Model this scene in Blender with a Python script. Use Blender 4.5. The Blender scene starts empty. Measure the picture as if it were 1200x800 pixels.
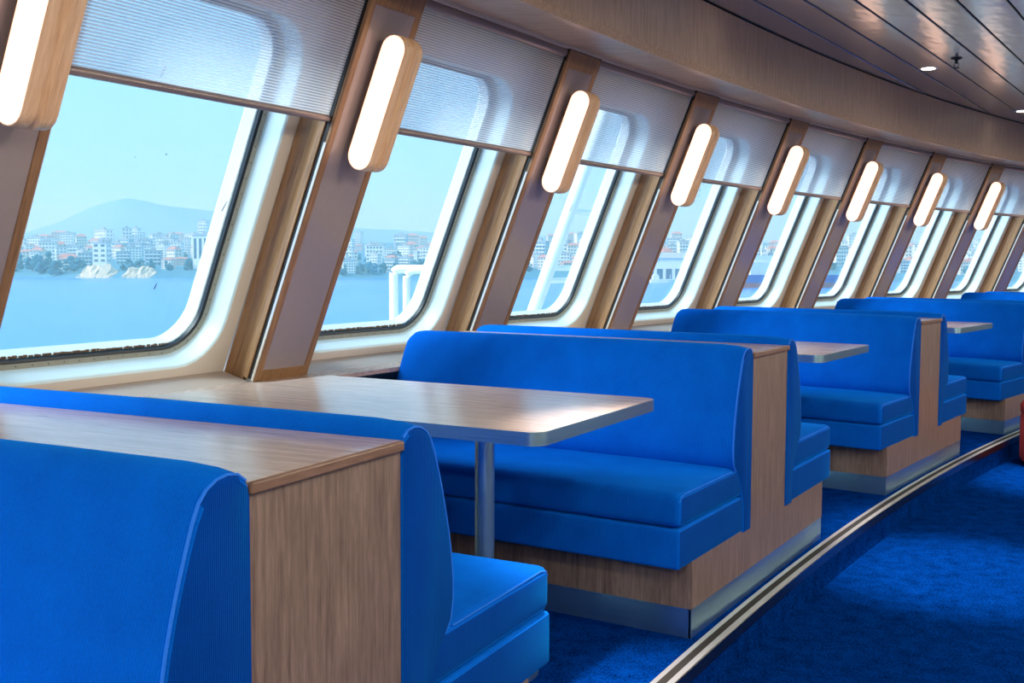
import bpy, bmesh, math, random
from mathutils import Vector, Matrix
PI = math.pi
SC = bpy.context.scene
COL = SC.collection

# ------------------------------------------------------------------ camera
F_PX, CX_PX, CY_PX, PITCH, ROLL = 1252.35, 610.08, 389.12, 0.0667, 0.0043
cam_data = bpy.data.cameras.new('camera')
cam = bpy.data.objects.new('camera', cam_data)
COL.objects.link(cam)
cam_data.sensor_width = 36.0
cam_data.lens = F_PX / 1200 * 36.0
cam_data.shift_x = (600 - CX_PX) / 1200
cam_data.shift_y = -(400 - CY_PX) / 1200
cam_data.clip_start = 0.05
cam_data.clip_end = 30000
cam.matrix_world = (Matrix.Translation((0, 0, 1.2)) @ Matrix.Rotation(PI / 2 - PITCH, 4, 'X')
                    @ Matrix.Rotation(ROLL, 4, 'Z'))
SC.camera = cam

# ------------------------------------------------------------------ world
SC.view_settings.view_transform = 'Standard'
SC.view_settings.look = 'None'
SC.view_settings.gamma = 1.0
SC.view_settings.use_curve_mapping = False
SC.view_settings.exposure = 0.25
world = bpy.data.worlds.new('sky')
SC.world = world
world.use_nodes = True
wt = world.node_tree
wt.nodes.clear()
w_out = wt.nodes.new('ShaderNodeOutputWorld')
w_bg = wt.nodes.new('ShaderNodeBackground')
w_tc = wt.nodes.new('ShaderNodeTexCoord')
w_sep = wt.nodes.new('ShaderNodeSeparateXYZ')
w_ramp = wt.nodes.new('ShaderNodeValToRGB')
wt.links.new(w_tc.outputs['Generated'], w_sep.inputs[0])
wt.links.new(w_sep.outputs['Z'], w_ramp.inputs[0])
wt.links.new(w_ramp.outputs[0], w_bg.inputs[0])
wt.links.new(w_bg.outputs[0], w_out.inputs[0])
els = w_ramp.color_ramp.elements
els[0].position = 0.0
els[0].color = (0.37, 0.70, 1.0, 1)
els[1].position = 1.0
els[1].color = (0.16, 0.48, 0.95, 1)
e = els.new(0.12)
e.color = (0.34, 0.64, 1.0, 1)
e = els.new(0.45)
e.color = (0.28, 0.66, 1.0, 1)
w_bg.inputs[1].default_value = 1.25

# sun: high, from behind the ship's side, only lights the outside world
sun_data = bpy.data.lights.new('sun', 'SUN')
sun = bpy.data.objects.new('sun', sun_data)
COL.objects.link(sun)
sun_data.energy = 5.5
sun_data.angle = math.radians(38)          # veiled by haze: soft
sun_data.color = (0.93, 0.98, 1.0)
sun.rotation_euler = Vector((-0.73, -0.25, 0.62)).to_track_quat('Z', 'Y').to_euler()
DOWNLIGHT_W = 42.0
SCONCE_E = 1.5
HAZE = 0.00010

# ------------------------------------------------------------------ geometry of the saloon (arc round a centre point)
CX, CY, R = 26.0725, -11.3791, 29.4523
TH_B, D_UNIT = 0.5478, 0.0869          # seat units: angle of unit 1, step
TH_P, D_PIL = 0.5178, 0.0444           # window pillars: angle of pillar 2, step
TILT = math.atan(0.4179)
CA, SA = math.cos(TILT), math.sin(TILT)
AISLE_Z = -0.15
CEIL_Z = 2.46


def th_unit(k):
    return TH_B + (k - 1) * D_UNIT + {2: -0.002, 3: -0.0047, 4: -0.005}.get(k, 0)


def th_pil(k):
    return TH_P + (k - 2) * D_PIL


def pt(r, th, z=0.0):
    return Vector((CX - math.cos(th) * r, CY + math.sin(th) * r, z))


def frame_m(th, r=R, z=0.0):
    """local x runs along the row, y towards the windows, z up"""
    return Matrix.Translation(pt(r, th, z)) @ Matrix.Rotation(PI / 2 - th, 4, 'Z')


def wall_m(th, V):
    """local x along the row, y up the sloping wall, z INTO the room; origin on the slope at height 1.2"""
    m = frame_m(th, R + V, 1.2)
    rot = Matrix(((1, 0, 0, 0), (0, -SA, -CA, 0), (0, CA, -SA, 0), (0, 0, 0, 1)))
    return m @ rot

# ------------------------------------------------------------------ materials
M = {}


def new_mat(name):
    m = bpy.data.materials.new(name)
    m.use_nodes = True
    nt = m.node_tree
    b = nt.nodes['Principled BSDF']
    M[name] = m
    return m, nt, b


def srgb(r, g, b):
    def f(c):
        c /= 255
        return c / 12.92 if c <= 0.04045 else ((c + 0.055) / 1.055) ** 2.4
    return (f(r), f(g), f(b), 1)


def plain(name, col, rough=0.5, metal=0.0, spec=0.5, noise=0.0, nscale=8.0, bump=0.0, stretch=(1, 1, 1), aniso=0):
    m, nt, b = new_mat(name)
    b.inputs['Roughness'].default_value = rough
    b.inputs['Metallic'].default_value = metal
    b.inputs['Specular IOR Level'].default_value = spec
    b.inputs['Base Color'].default_value = col
    if noise or bump:
        tc = nt.nodes.new('ShaderNodeTexCoord')
        mp = nt.nodes.new('ShaderNodeMapping')
        mp.inputs['Scale'].default_value = stretch
        nz = nt.nodes.new('ShaderNodeTexNoise')
        nz.inputs['Scale'].default_value = nscale
        nz.inputs['Detail'].default_value = 3
        nt.links.new(tc.outputs['Object'], mp.inputs[0])
        nt.links.new(mp.outputs[0], nz.inputs['Vector'])
        if noise:
            mx = nt.nodes.new('ShaderNodeMixRGB')
            mx.inputs[1].default_value = tuple(c * (1 - noise) for c in col[:3]) + (1,)
            mx.inputs[2].default_value = tuple(min(1, c * (1 + noise)) for c in col[:3]) + (1,)
            nt.links.new(nz.outputs[0], mx.inputs[0])
            nt.links.new(mx.outputs[0], b.inputs['Base Color'])
        if bump:
            bp = nt.nodes.new('ShaderNodeBump')
            bp.inputs['Strength'].default_value = bump
            bp.inputs['Distance'].default_value = 0.01
            nt.links.new(nz.outputs[0], bp.inputs['Height'])
            nt.links.new(bp.outputs[0], b.inputs['Normal'])
    return m


def wood(name, c1, c2, stretch, rough=0.4, scale=5.0, spec=0.5, coat=0.0, bump=0.08):
    """laminate: grain runs along the axis with the small stretch value"""
    m, nt, b = new_mat(name)
    tc = nt.nodes.new('ShaderNodeTexCoord')
    mp = nt.nodes.new('ShaderNodeMapping')
    mp.inputs['Scale'].default_value = stretch
    nt.links.new(tc.outputs['Object'], mp.inputs[0])
    n1 = nt.nodes.new('ShaderNodeTexNoise')
    n1.inputs['Scale'].default_value = scale
    n1.inputs['Detail'].default_value = 6
    n1.inputs['Roughness'].default_value = 0.65
    n1.inputs['Distortion'].default_value = 0.4
    nt.links.new(mp.outputs[0], n1.inputs['Vector'])
    n2 = nt.nodes.new('ShaderNodeTexNoise')
    n2.inputs['Scale'].default_value = scale * 5
    n2.inputs['Detail'].default_value = 4
    nt.links.new(mp.outputs[0], n2.inputs['Vector'])
    add = nt.nodes.new('ShaderNodeMath')
    add.operation = 'MULTIPLY_ADD'
    add.inputs[1].default_value = 0.45
    nt.links.new(n2.outputs[0], add.inputs[0])
    nt.links.new(n1.outputs[0], add.inputs[2])
    cr = nt.nodes.new('ShaderNodeValToRGB')
    cr.color_ramp.elements[0].position = 0.5
    cr.color_ramp.elements[0].color = c1
    cr.color_ramp.elements[1].position = 0.95
    cr.color_ramp.elements[1].color = c2
    nt.links.new(add.outputs[0], cr.inputs[0])
    nt.links.new(cr.outputs[0], b.inputs['Base Color'])
    b.inputs['Roughness'].default_value = rough
    b.inputs['Specular IOR Level'].default_value = spec
    b.inputs['Coat Weight'].default_value = coat
    b.inputs['Coat Roughness'].default_value = 0.15
    bp = nt.nodes.new('ShaderNodeBump')
    bp.inputs['Strength'].default_value = bump
    bp.inputs['Distance'].default_value = 0.002
    nt.links.new(n2.outputs[0], bp.inputs['Height'])
    nt.links.new(bp.outputs[0], b.inputs['Normal'])
    return m


def fabric(name, c1, c2, axis='Y'):
    """ribbed blue upholstery: fine ribs with a soft woven variation"""
    m, nt, b = new_mat(name)
    tc = nt.nodes.new('ShaderNodeTexCoord')
    wv = nt.nodes.new('ShaderNodeTexWave')
    wv.wave_type = 'BANDS'
    wv.bands_direction = axis
    wv.inputs['Scale'].default_value = 76.0
    wv.inputs['Distortion'].default_value = 0.3
    nt.links.new(tc.outputs['Object'], wv.inputs['Vector'])
    nz = nt.nodes.new('ShaderNodeTexNoise')
    nz.inputs['Scale'].default_value = 260
    nz.inputs['Detail'].default_value = 2
    nt.links.new(tc.outputs['Object'], nz.inputs['Vector'])
    nb = nt.nodes.new('ShaderNodeTexNoise')
    nb.inputs['Scale'].default_value = 9
    nb.inputs['Detail'].default_value = 3
    nt.links.new(tc.outputs['Object'], nb.inputs['Vector'])
    a1 = nt.nodes.new('ShaderNodeMath')
    a1.operation = 'MULTIPLY_ADD'
    a1.inputs[1].default_value = 0.35
    nt.links.new(wv.outputs['Fac'], a1.inputs[0])
    a2 = nt.nodes.new('ShaderNodeMath')
    a2.operation = 'MULTIPLY'
    a2.inputs[1].default_value = 0.45
    nt.links.new(nz.outputs[0], a2.inputs[0])
    nt.links.new(a2.outputs[0], a1.inputs[2])
    a3 = nt.nodes.new('ShaderNodeMath')
    a3.operation = 'MULTIPLY_ADD'
    a3.inputs[1].default_value = 0.45
    nt.links.new(nb.outputs[0], a3.inputs[0])
    nt.links.new(a1.outputs[0], a3.inputs[2])
    mx = nt.nodes.new('ShaderNodeMixRGB')
    mx.inputs[1].default_value = c1
    mx.inputs[2].default_value = c2
    nt.links.new(a3.outputs[0], mx.inputs[0])
    nt.links.new(mx.outputs[0], b.inputs['Base Color'])
    b.inputs['Roughness'].default_value = 0.85
    b.inputs['Specular IOR Level'].default_value = 0.04
    b.inputs['Sheen Weight'].default_value = 0.2
    b.inputs['Sheen Roughness'].default_value = 0.4
    b.inputs['Sheen Tint'].default_value = (0.0, 0.45, 1, 1)
    bp = nt.nodes.new('ShaderNodeBump')
    bp.inputs['Strength'].default_value = 0.35
    bp.inputs['Distance'].default_value = 0.0015
    nt.links.new(wv.outputs['Fac'], bp.inputs['Height'])
    nt.links.new(bp.outputs[0], b.inputs['Normal'])
    return m


def carpet(name, c1, c2):
    m, nt, b = new_mat(name)
    tc = nt.nodes.new('ShaderNodeTexCoord')
    nz = nt.nodes.new('ShaderNodeTexNoise')
    nz.inputs['Scale'].default_value = 120
    nz.inputs['Detail'].default_value = 3
    nt.links.new(tc.outputs['Object'], nz.inputs['Vector'])
    n2 = nt.nodes.new('ShaderNodeTexNoise')
    n2.inputs['Scale'].default_value = 14
    n2.inputs['Detail'].default_value = 6
    n2.inputs['Roughness'].default_value = 0.7
    nt.links.new(tc.outputs['Object'], n2.inputs['Vector'])
    ad = nt.nodes.new('ShaderNodeMath')
    ad.operation = 'MULTIPLY_ADD'
    ad.inputs[1].default_value = 0.7
    nt.links.new(nz.outputs[0], ad.inputs[0])
    hv = nt.nodes.new('ShaderNodeMath')
    hv.operation = 'MULTIPLY'
    hv.inputs[1].default_value = 0.5
    nt.links.new(n2.outputs[0], hv.inputs[0])
    nt.links.new(hv.outputs[0], ad.inputs[2])
    cr = nt.nodes.new('ShaderNodeValToRGB')
    cr.color_ramp.elements[0].position = 0.38
    cr.color_ramp.elements[0].color = c1
    cr.color_ramp.elements[1].position = 0.85
    cr.color_ramp.elements[1].color = c2
    nt.links.new(ad.outputs[0], cr.inputs[0])
    nt.links.new(cr.outputs[0], b.inputs['Base Color'])
    b.inputs['Roughness'].default_value = 0.95
    b.inputs['Specular IOR Level'].default_value = 0.0
    bp = nt.nodes.new('ShaderNodeBump')
    bp.inputs['Strength'].default_value = 0.8
    bp.inputs['Distance'].default_value = 0.006
    nt.links.new(ad.outputs[0], bp.inputs['Height'])
    nt.links.new(bp.outputs[0], b.inputs['Normal'])
    return m


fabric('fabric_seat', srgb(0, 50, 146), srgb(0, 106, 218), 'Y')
fabric('fabric_end_shaded', srgb(0, 36, 112), srgb(0, 66, 160), 'X')  # same upholstery darkened: shade of the aisle ends put into the colour
plain('piping', srgb(0, 110, 225), 0.7)
carpet('carpet', srgb(0, 6, 36), srgb(2, 62, 152))
WD1, WD2 = srgb(84, 68, 60), srgb(138, 119, 108)
wood('wood_panel', WD1, WD2, (14, 14, 0.9), 0.42)
wood('wood_table', srgb(150, 128, 114), srgb(196, 174, 160), (14, 0.9, 14), 0.26, coat=0.25, bump=0.02)
wood('wood_edge', srgb(84, 62, 50), srgb(132, 106, 90), (0.9, 14, 14), 0.35)
wood('wood_pillar', srgb(112, 80, 50), srgb(160, 122, 86), (16, 0.8, 16), 0.4)
wood('wood_fascia', srgb(168, 142, 122), srgb(206, 182, 160), (12, 12, 0.9), 0.45)
wood('wood_trim', srgb(164, 134, 110), srgb(208, 180, 154), (1.2, 12, 14), 0.35)
wood('wood_ply', srgb(206, 160, 116), srgb(240, 206, 168), (14, 0.8, 14), 0.42)
plain('pillar_panel', srgb(146, 134, 134), 0.2, 0.0, 0.7, 0.04, 30)
plain('liner', srgb(206, 198, 188), 0.45)
plain('reveal_sky_lit', srgb(202, 226, 230), 0.4)  # white liner's reveal, with cyan skylight put into the colour
plain('liner_edge', srgb(164, 150, 138), 0.55)
plain('frame_grey', srgb(150, 152, 140), 0.45, 0.3, noise=0.12, nscale=60)
plain('gasket', srgb(18, 34, 44), 0.45, noise=0.3, nscale=40)
plain('hull_white', srgb(210, 214, 214), 0.5, noise=0.05, nscale=12)
plain('rust', srgb(110, 76, 52), 0.9, noise=0.5, nscale=90)
plain('rivet', srgb(96, 96, 88), 0.5, 0.4)
plain('black', srgb(16, 14, 14), 0.6)
plain('alu', srgb(215, 205, 195), 0.3, 0.6)
plain('alu_bar', srgb(146, 134, 132), 0.4, 0.5)
plain('steel', srgb(160, 205, 222), 0.33, 1.0, noise=0.06, nscale=6, stretch=(1, 1, 20), bump=0.06)  # teal of the reflected sky put into the base tint
plain('steel_dark', srgb(120, 125, 128), 0.25, 1.0, noise=0.1, nscale=5, stretch=(10, 10, 1))
plain('nosing_metal', srgb(190, 188, 190), 0.35, 0.5)
plain('nosing_insert', srgb(34, 30, 28), 0.8, noise=0.3, nscale=200)
plain('red_fabric', srgb(170, 40, 40), 0.8, noise=0.2, nscale=60)
plain('inner_wall', srgb(232, 220, 204), 0.6)
plain('light_ring', srgb(200, 200, 200), 0.3, 0.6)
plain('deck_paint', srgb(186, 200, 196), 0.7, noise=0.1)


def emitter(name, col, strength):
    m, nt, b = new_mat(name)
    b.inputs['Base Color'].default_value = col
    b.inputs['Emission Color'].default_value = col
    b.inputs['Emission Strength'].default_value = strength
    b.inputs['Roughness'].default_value = 0.4
    return m


emitter('lamp_glow', (1.0, 0.63, 0.47, 1), SCONCE_E)
emitter('downlight_glow', (1.0, 0.93, 0.84, 1), 14.0)


def ceiling_metal():
    m, nt, b = new_mat('ceiling_metal')
    b.inputs['Base Color'].default_value = srgb(205, 200, 198)
    b.inputs['Metallic'].default_value = 0.7
    b.inputs['Roughness'].default_value = 0.17
    tc = nt.nodes.new('ShaderNodeTexCoord')
    mp = nt.nodes.new('ShaderNodeMapping')
    mp.inputs['Scale'].default_value = (2.5, 5.0, 1)
    nz = nt.nodes.new('ShaderNodeTexNoise')
    nz.inputs['Scale'].default_value = 2.2
    nz.inputs['Detail'].default_value = 1.5
    nt.links.new(tc.outputs['Object'], mp.inputs[0])
    nt.links.new(mp.outputs[0], nz.inputs['Vector'])
    bp = nt.nodes.new('ShaderNodeBump')
    bp.inputs['Strength'].default_value = 0.35
    bp.inputs['Distance'].default_value = 0.006
    nt.links.new(nz.outputs[0], bp.inputs['Height'])
    nt.links.new(bp.outputs[0], b.inputs['Normal'])


ceiling_metal()


def glass_mat():
    m, nt, b = new_mat('window_glass')
    nt.nodes.remove(b)
    out = [n for n in nt.nodes if n.type == 'OUTPUT_MATERIAL'][0]
    tr = nt.nodes.new('ShaderNodeBsdfTransparent')
    tr.inputs[0].default_value = (0.93, 0.99, 1.0, 1)
    gl = nt.nodes.new('ShaderNodeBsdfGlossy')
    gl.inputs['Roughness'].default_value = 0.02
    fr = nt.nodes.new('ShaderNodeFresnel')
    geo = nt.nodes.new('ShaderNodeNewGeometry')
    ior = nt.nodes.new('ShaderNodeMapRange')     # same faint reflection at both faces of the slab
    ior.inputs['To Min'].default_value = 1.2
    ior.inputs['To Max'].default_value = 1 / 1.2
    nt.links.new(geo.outputs['Backfacing'], ior.inputs[0])
    nt.links.new(ior.outputs[0], fr.inputs[0])
    mx = nt.nodes.new('ShaderNodeMixShader')
    nt.links.new(fr.outputs[0], mx.inputs[0])
    nt.links.new(tr.outputs[0], mx.inputs[1])
    nt.links.new(gl.outputs[0], mx.inputs[2])
    nt.links.new(mx.outputs[0], out.inputs[0])


glass_mat()


def blind_mat():
    """thin woven screen: fine cross ribs, partly see-through"""
    m, nt, b = new_mat('blind_fabric')
    nt.nodes.remove(b)
    out = [n for n in nt.nodes if n.type == 'OUTPUT_MATERIAL'][0]
    tc = nt.nodes.new('ShaderNodeTexCoord')
    wv = nt.nodes.new('ShaderNodeTexWave')
    wv.wave_type = 'BANDS'
    wv.bands_direction = 'Y'
    wv.inputs['Scale'].default_value = 34
    wv.inputs['Distortion'].default_value = 0.0
    nt.links.new(tc.outputs['Object'], wv.inputs['Vector'])
    rm = nt.nodes.new('ShaderNodeMapRange')
    rm.inputs['To Min'].default_value = 0.12
    rm.inputs['To Max'].default_value = 0.70
    nt.links.new(wv.outputs['Fac'], rm.inputs[0])
    tp = nt.nodes.new('ShaderNodeBsdfTransparent')
    tl = nt.nodes.new('ShaderNodeBsdfTranslucent')
    tl.inputs[0].default_value = srgb(232, 232, 236)
    df = nt.nodes.new('ShaderNodeBsdfDiffuse')
    df.inputs[0].default_value = srgb(216, 214, 216)
    m1 = nt.nodes.new('ShaderNodeMixShader')
    m1.inputs[0].default_value = 0.45
    nt.links.new(tl.outputs[0], m1.inputs[1])
    nt.links.new(df.outputs[0], m1.inputs[2])
    m2 = nt.nodes.new('ShaderNodeMixShader')
    nt.links.new(rm.outputs[0], m2.inputs[0])
    nt.links.new(m1.outputs[0], m2.inputs[1])
    nt.links.new(tp.outputs[0], m2.inputs[2])
    nt.links.new(m2.outputs[0], out.inputs[0])


blind_mat()

# ------------------------------------------------------------------ mesh helpers


class MB:
    def __init__(self):
        self.v = []
        self.f = []

    def add(self, vs, fs):
        o = len(self.v)
        self.v += [tuple(p) for p in vs]
        self.f += [tuple(i + o for i in f) for f in fs]
        return self

    def box(self, x0, x1, y0, y1, z0, z1):
        vs = [(x, y, z) for z in (z0, z1) for y in (y0, y1) for x in (x0, x1)]
        return self.add(vs, [(0, 2, 3, 1), (4, 5, 7, 6), (0, 1, 5, 4), (2, 6, 7, 3), (0, 4, 6, 2), (1, 3, 7, 5)])

    def prism(self, poly, axis, a, b):
        """poly: 2D points (counter-clockwise); extruded along axis from a to b"""
        n = len(poly)

        def mk(p, t):
            if axis == 'x':
                return (t, p[0], p[1])
            if axis == 'y':
                return (p[0], t, p[1])
            return (p[0], p[1], t)
        vs = [mk(p, a) for p in poly] + [mk(p, b) for p in poly]
        fs = [tuple(range(n))[::-1], tuple(range(n, 2 * n))]
        fs += [(i, (i + 1) % n, n + (i + 1) % n, n + i) for i in range(n)]
        return self.add(vs, fs)

    def tube(self, pts, r, n=8, caps=True, upv=None):
        pts = [Vector(p) for p in pts]
        rings = []
        for i, p in enumerate(pts):
            d = (pts[min(i + 1, len(pts) - 1)] - pts[max(i - 1, 0)]).normalized()
            up = upv or (Vector((0, 0, 1)) if abs(d.z) < 0.9 else Vector((1, 0, 0)))
            a = d.cross(up).normalized()
            b = d.cross(a)
            rr = r[i] if isinstance(r, (list, tuple)) else r
            rings.append([p + (a * math.cos(t) + b * math.sin(t)) * rr for t in [2 * PI * j / n for j in range(n)]])
        vs = [q for ring in rings for q in ring]
        fs = []
        for i in range(len(rings) - 1):
            for j in range(n):
                fs.append((i * n + j, i * n + (j + 1) % n, (i + 1) * n + (j + 1) % n, (i + 1) * n + j))
        if caps:
            fs.append(tuple(range(n)))
            fs.append(tuple(range((len(rings) - 1) * n, len(rings) * n))[::-1])
        return self.add(vs, fs)

    def lathe(self, prof, n=24, c=(0, 0)):
        vs = []
        for (r, z) in prof:
            vs += [(c[0] + r * math.cos(2 * PI * j / n), c[1] + r * math.sin(2 * PI * j / n), z) for j in range(n)]
        fs = []
        for i in range(len(prof) - 1):
            for j in range(n):
                fs.append((i * n + j, i * n + (j + 1) % n, (i + 1) * n + (j + 1) % n, (i + 1) * n + j))
        fs.append(tuple(range(n))[::-1])
        fs.append(tuple(range((len(prof) - 1) * n, len(prof) * n)))
        return self.add(vs, fs)

    def build(self, name, mat, parent=None, smooth=None, bevel=0.0, seg=2, matrix=None):
        me = bpy.data.meshes.new(name)
        me.from_pydata(self.v, [], self.f)
        bm = bmesh.new()
        bm.from_mesh(me)
        bmesh.ops.recalc_face_normals(bm, faces=bm.faces)
        if bevel:
            ed = [e for e in bm.edges if len(e.link_faces) == 2 and e.calc_face_angle(0) > 0.6]
            bmesh.ops.bevel(bm, geom=ed, offset=bevel, segments=seg, affect='EDGES', profile=0.5, clamp_overlap=True)
        bm.to_mesh(me)
        bm.free()
        if smooth is not None:
            for p in me.polygons:
                p.use_smooth = True
            me.set_sharp_from_angle(angle=math.radians(smooth))
        me.materials.append(M[mat] if isinstance(mat, str) else mat)
        o = bpy.data.objects.new(name, me)
        COL.objects.link(o)
        if matrix is not None:
            o.matrix_world = matrix
        if parent is not None:
            o.parent = parent
        return o


def tag(o, label=None, cat=None, group=None, kind=None):
    if label:
        o['label'] = label
    if cat:
        o['category'] = cat
    if group:
        o['group'] = group
    if kind:
        o['kind'] = kind
    return o


def empty(name, matrix):
    o = bpy.data.objects.new(name, None)
    o.empty_display_size = 0.1
    COL.objects.link(o)
    o.matrix_world = matrix
    return o


KIDS = {}


def copy_tree(o, parent=None):
    c = o.copy()
    COL.objects.link(c)
    if parent is not None:
        c.parent = parent
        c.matrix_basis = o.matrix_basis.copy()
    for ch in list(o.children):
        copy_tree(ch, c)
    return c


def rrect(x0, x1, y0, y1, r, n=7):
    """rounded rectangle outline, counter-clockwise; n points a corner"""
    out = []
    for cx, cy, a0 in ((x1 - r, y0 + r, -PI / 2), (x1 - r, y1 - r, 0), (x0 + r, y1 - r, PI / 2), (x0 + r, y0 + r, PI)):
        for i in range(n):
            a = a0 + PI / 2 * i / (n - 1)
            out.append((cx + r * math.cos(a), cy + r * math.sin(a)))
    return out


def ring_mesh(loops):
    """loops: lists of 3D points of equal length, skinned together, closed round"""
    mb = MB()
    n = len(loops[0])
    vs = [p for l in loops for p in l]
    fs = []
    for i in range(len(loops) - 1):
        for j in range(n):
            fs.append((i * n + j, i * n + (j + 1) % n, (i + 1) * n + (j + 1) % n, (i + 1) * n + j))
    return mb.add(vs, fs)


def arc_strip(r0, r1, z0, z1, ta, tb, n, name, mat, parent=None, smooth=30):
    """solid ring segment r0..r1, z0..z1 between two angles"""
    mb = MB()
    vs = []
    for i in range(n + 1):
        t = ta + (tb - ta) * i / n
        for r, z in ((r0, z0), (r1, z0), (r1, z1), (r0, z1)):
            vs.append(pt(r, t, z))
    fs = []
    for i in range(n):
        for j in range(4):
            fs.append((i * 4 + j, i * 4 + (j + 1) % 4, (i + 1) * 4 + (j + 1) % 4, (i + 1) * 4 + j))
    fs.append((0, 1, 2, 3))
    fs.append((n * 4 + 3, n * 4 + 2, n * 4 + 1, n * 4))
    mb.add(vs, fs)
    return mb.build(name, mat, parent, smooth)

# ------------------------------------------------------------------ room shell
T0, T1 = th_pil(-4), th_pil(15)


def shell():
    n = 76
    platform = arc_strip(R - 0.022, R + 2.1, -0.22, 0.0, T0, T1, n, 'floor', 'carpet')
    tag(platform, 'raised blue carpeted platform under the seat units', kind='structure')
    aisle = arc_strip(R - 6.2, R + 2.2, -0.3, AISLE_Z, T0, T1, n, 'floor', 'carpet')
    tag(aisle, 'dark blue carpeted aisle one step below the seats', kind='structure')
    riser = arc_strip(R - 0.070, R - 0.022, AISLE_Z, -0.012, T0, T1, n, 'trim_1', 'carpet')
    tag(riser, 'carpeted riser of the platform step', kind='structure')
    # step nosing: metal with a dark insert
    nos = bpy.data.objects.new('trim_2', None)
    COL.objects.link(nos)
    tag(nos, 'curved metal step nosing with a dark anti-slip insert', kind='structure')
    arc_strip(R - 0.080, R - 0.022, -0.012, 0.002, T0, T1, 190, 'nosing_bed', 'nosing_metal', nos)
    arc_strip(R - 0.036, R - 0.020, 0.002, 0.006, T0, T1, 190, 'nosing_rail', 'nosing_metal', nos)
    arc_strip(R - 0.080, R - 0.062, 0.002, 0.006, T0, T1, 190, 'nosing_rail', 'nosing_metal', nos)
    arc_strip(R - 0.062, R - 0.036, 0.002, 0.0045, T0, T1, 190, 'insert', 'nosing_insert', nos)
    arc_strip(R - 0.085, R - 0.080, -0.035, 0.004, T0, T1, 190, 'nosing_lip', 'steel_dark', nos)
    # wall below the sill
    low = arc_strip(R + 1.70, R + 1.76, 0.0, 0.745, T0, T1, n, 'wall_left', 'inner_wall')
    tag(low, 'pale lining wall below the windows', kind='structure')
    # soffit and fascia over the windows
    sof = arc_strip(R + 0.755, R + 1.34, 2.140, 2.165, T0, T1, 150, 'trim_3', 'wood_trim')
    tag(sof, 'horizontal wood soffit over the window blinds', kind='structure')
    edge = arc_strip(R + 1.02, R + 1.05, 2.125, 2.140, T0, T1, 150, 'trim_4', 'liner')
    tag(edge, 'thin pale strip along the soffit above the blinds', kind='structure')
    fas = bpy.data.objects.new('trim_5', None)
    COL.objects.link(fas)
    tag(fas, 'curved wood fascia between soffit and metal ceiling', kind='structure')
    arc_strip(R + 0.728, R + 0.755, 2.108, 2.150, T0, T1, 150, 'lower_band', 'wood_trim', fas)
    step = D_PIL * 2
    t = T0
    while t < T1 - 1e-6:
        o = arc_strip(R + 0.732, R + 0.755, 2.151, CEIL_Z - 0.008, t + 0.00002, t + step - 0.00002, 16, 'panel', 'wood_fascia', fas)
        t += step
    gap = arc_strip(R + 0.745, R + 0.80, CEIL_Z - 0.01, CEIL_Z + 0.03, T0, T1, 150, 'trim_6', 'black')
    tag(gap, 'black shadow gap between fascia and ceiling', kind='structure')
    # upper wall above the sloping windows, and the roof
    up = arc_strip(R + 1.34, R + 1.40, 2.06, 2.62, T0, T1, n, 'wall_left', 'hull_white')
    tag(up, 'upper wall behind the soffit', kind='structure')
    roof = arc_strip(R - 6.2, R + 1.40, 2.58, 2.66, T0, T1, n, 'ceiling', 'black')
    tag(roof, 'dark deckhead above the metal ceiling planks', kind='structure')
    inner = arc_strip(R - 6.26, R - 6.2, AISLE_Z, 2.58, T0, T1, n, 'wall_right', 'inner_wall')
    tag(inner, 'inner bulkhead of the saloon', kind='structure')
    for nm, t in (('wall_back', T0), ('wall_front', T1)):
        m = frame_m(t)
        b = MB().box(-0.05, 0.05, -6.2, 2.1, AISLE_Z, 2.58).build(nm, 'inner_wall', matrix=m)
        tag(b, kind='structure')


shell()


def ceiling():
    """parallel polished planks that run straight while the fascia curves"""
    root = bpy.data.objects.new('ceiling', None)
    COL.objects.link(root)
    tag(root, 'ceiling of long polished metal planks with dark joints', kind='structure')
    a = math.radians(33.7)
    d = Vector((math.sin(a), math.cos(a), 0))
    nrm = Vector((math.cos(a), -math.sin(a), 0))
    rad = R + 0.765
    C = Vector((CX, CY, 0))
    cn = C.dot(nrm)
    cd = C.dot(d)
    w = 0.204
    gapw = 0.010
    smin = Vector(pt(R - 6, T0)).dot(d)
    for i in range(-6, 40):
        o0 = -1.168 - w * 5 + w * i + gapw / 2
        o1 = o0 + w - gapw

        def lim(o):
            h = rad * rad - (o - cn) ** 2
            if h <= 0:
                return None
            h = math.sqrt(h)
            return cd - h, cd + h
        l0, l1 = lim(o0), lim(o1)
        if l1 is None:
            continue
        if l0 is None:
            l0 = ((l1[0] + l1[1]) / 2 - 0.05, (l1[0] + l1[1]) / 2 + 0.05)
        lo = -3.6
        hi = 16.0
        s00, s01 = max(l0[0], lo), min(l0[1], hi)
        s10, s11 = max(l1[0], lo), min(l1[1], hi)
        if s01 <= s00 or s11 <= s10:
            continue
        mb = MB()
        # a shallow pan: flat face with turned-up edges, in the plank's own axes (x along)
        mid = (o0 + o1) / 2
        base = nrm * mid
        hw = (o1 - o0) / 2
        nseg = 1
        P = [(s00, -hw), (s01, -hw), (s11, hw), (s10, hw)]
        mb.prism(P, 'z', 0.0, 0.02)
        m = Matrix(((d.x, nrm.x, 0, base.x), (d.y, nrm.y, 0, base.y), (0, 0, 1, CEIL_Z), (0, 0, 0, 1)))
        o = mb.build('plank', 'ceiling_metal', bevel=0.003, seg=1)
        o.matrix_world = m
        o.parent = root


ceiling()

# ------------------------------------------------------------------ windows (one per bay)
V_L = 1.56
BAY_HW = 0.5 * D_PIL * (R + V_L)       # half of a bay along the wall
PIL_HW = 0.1435


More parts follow.
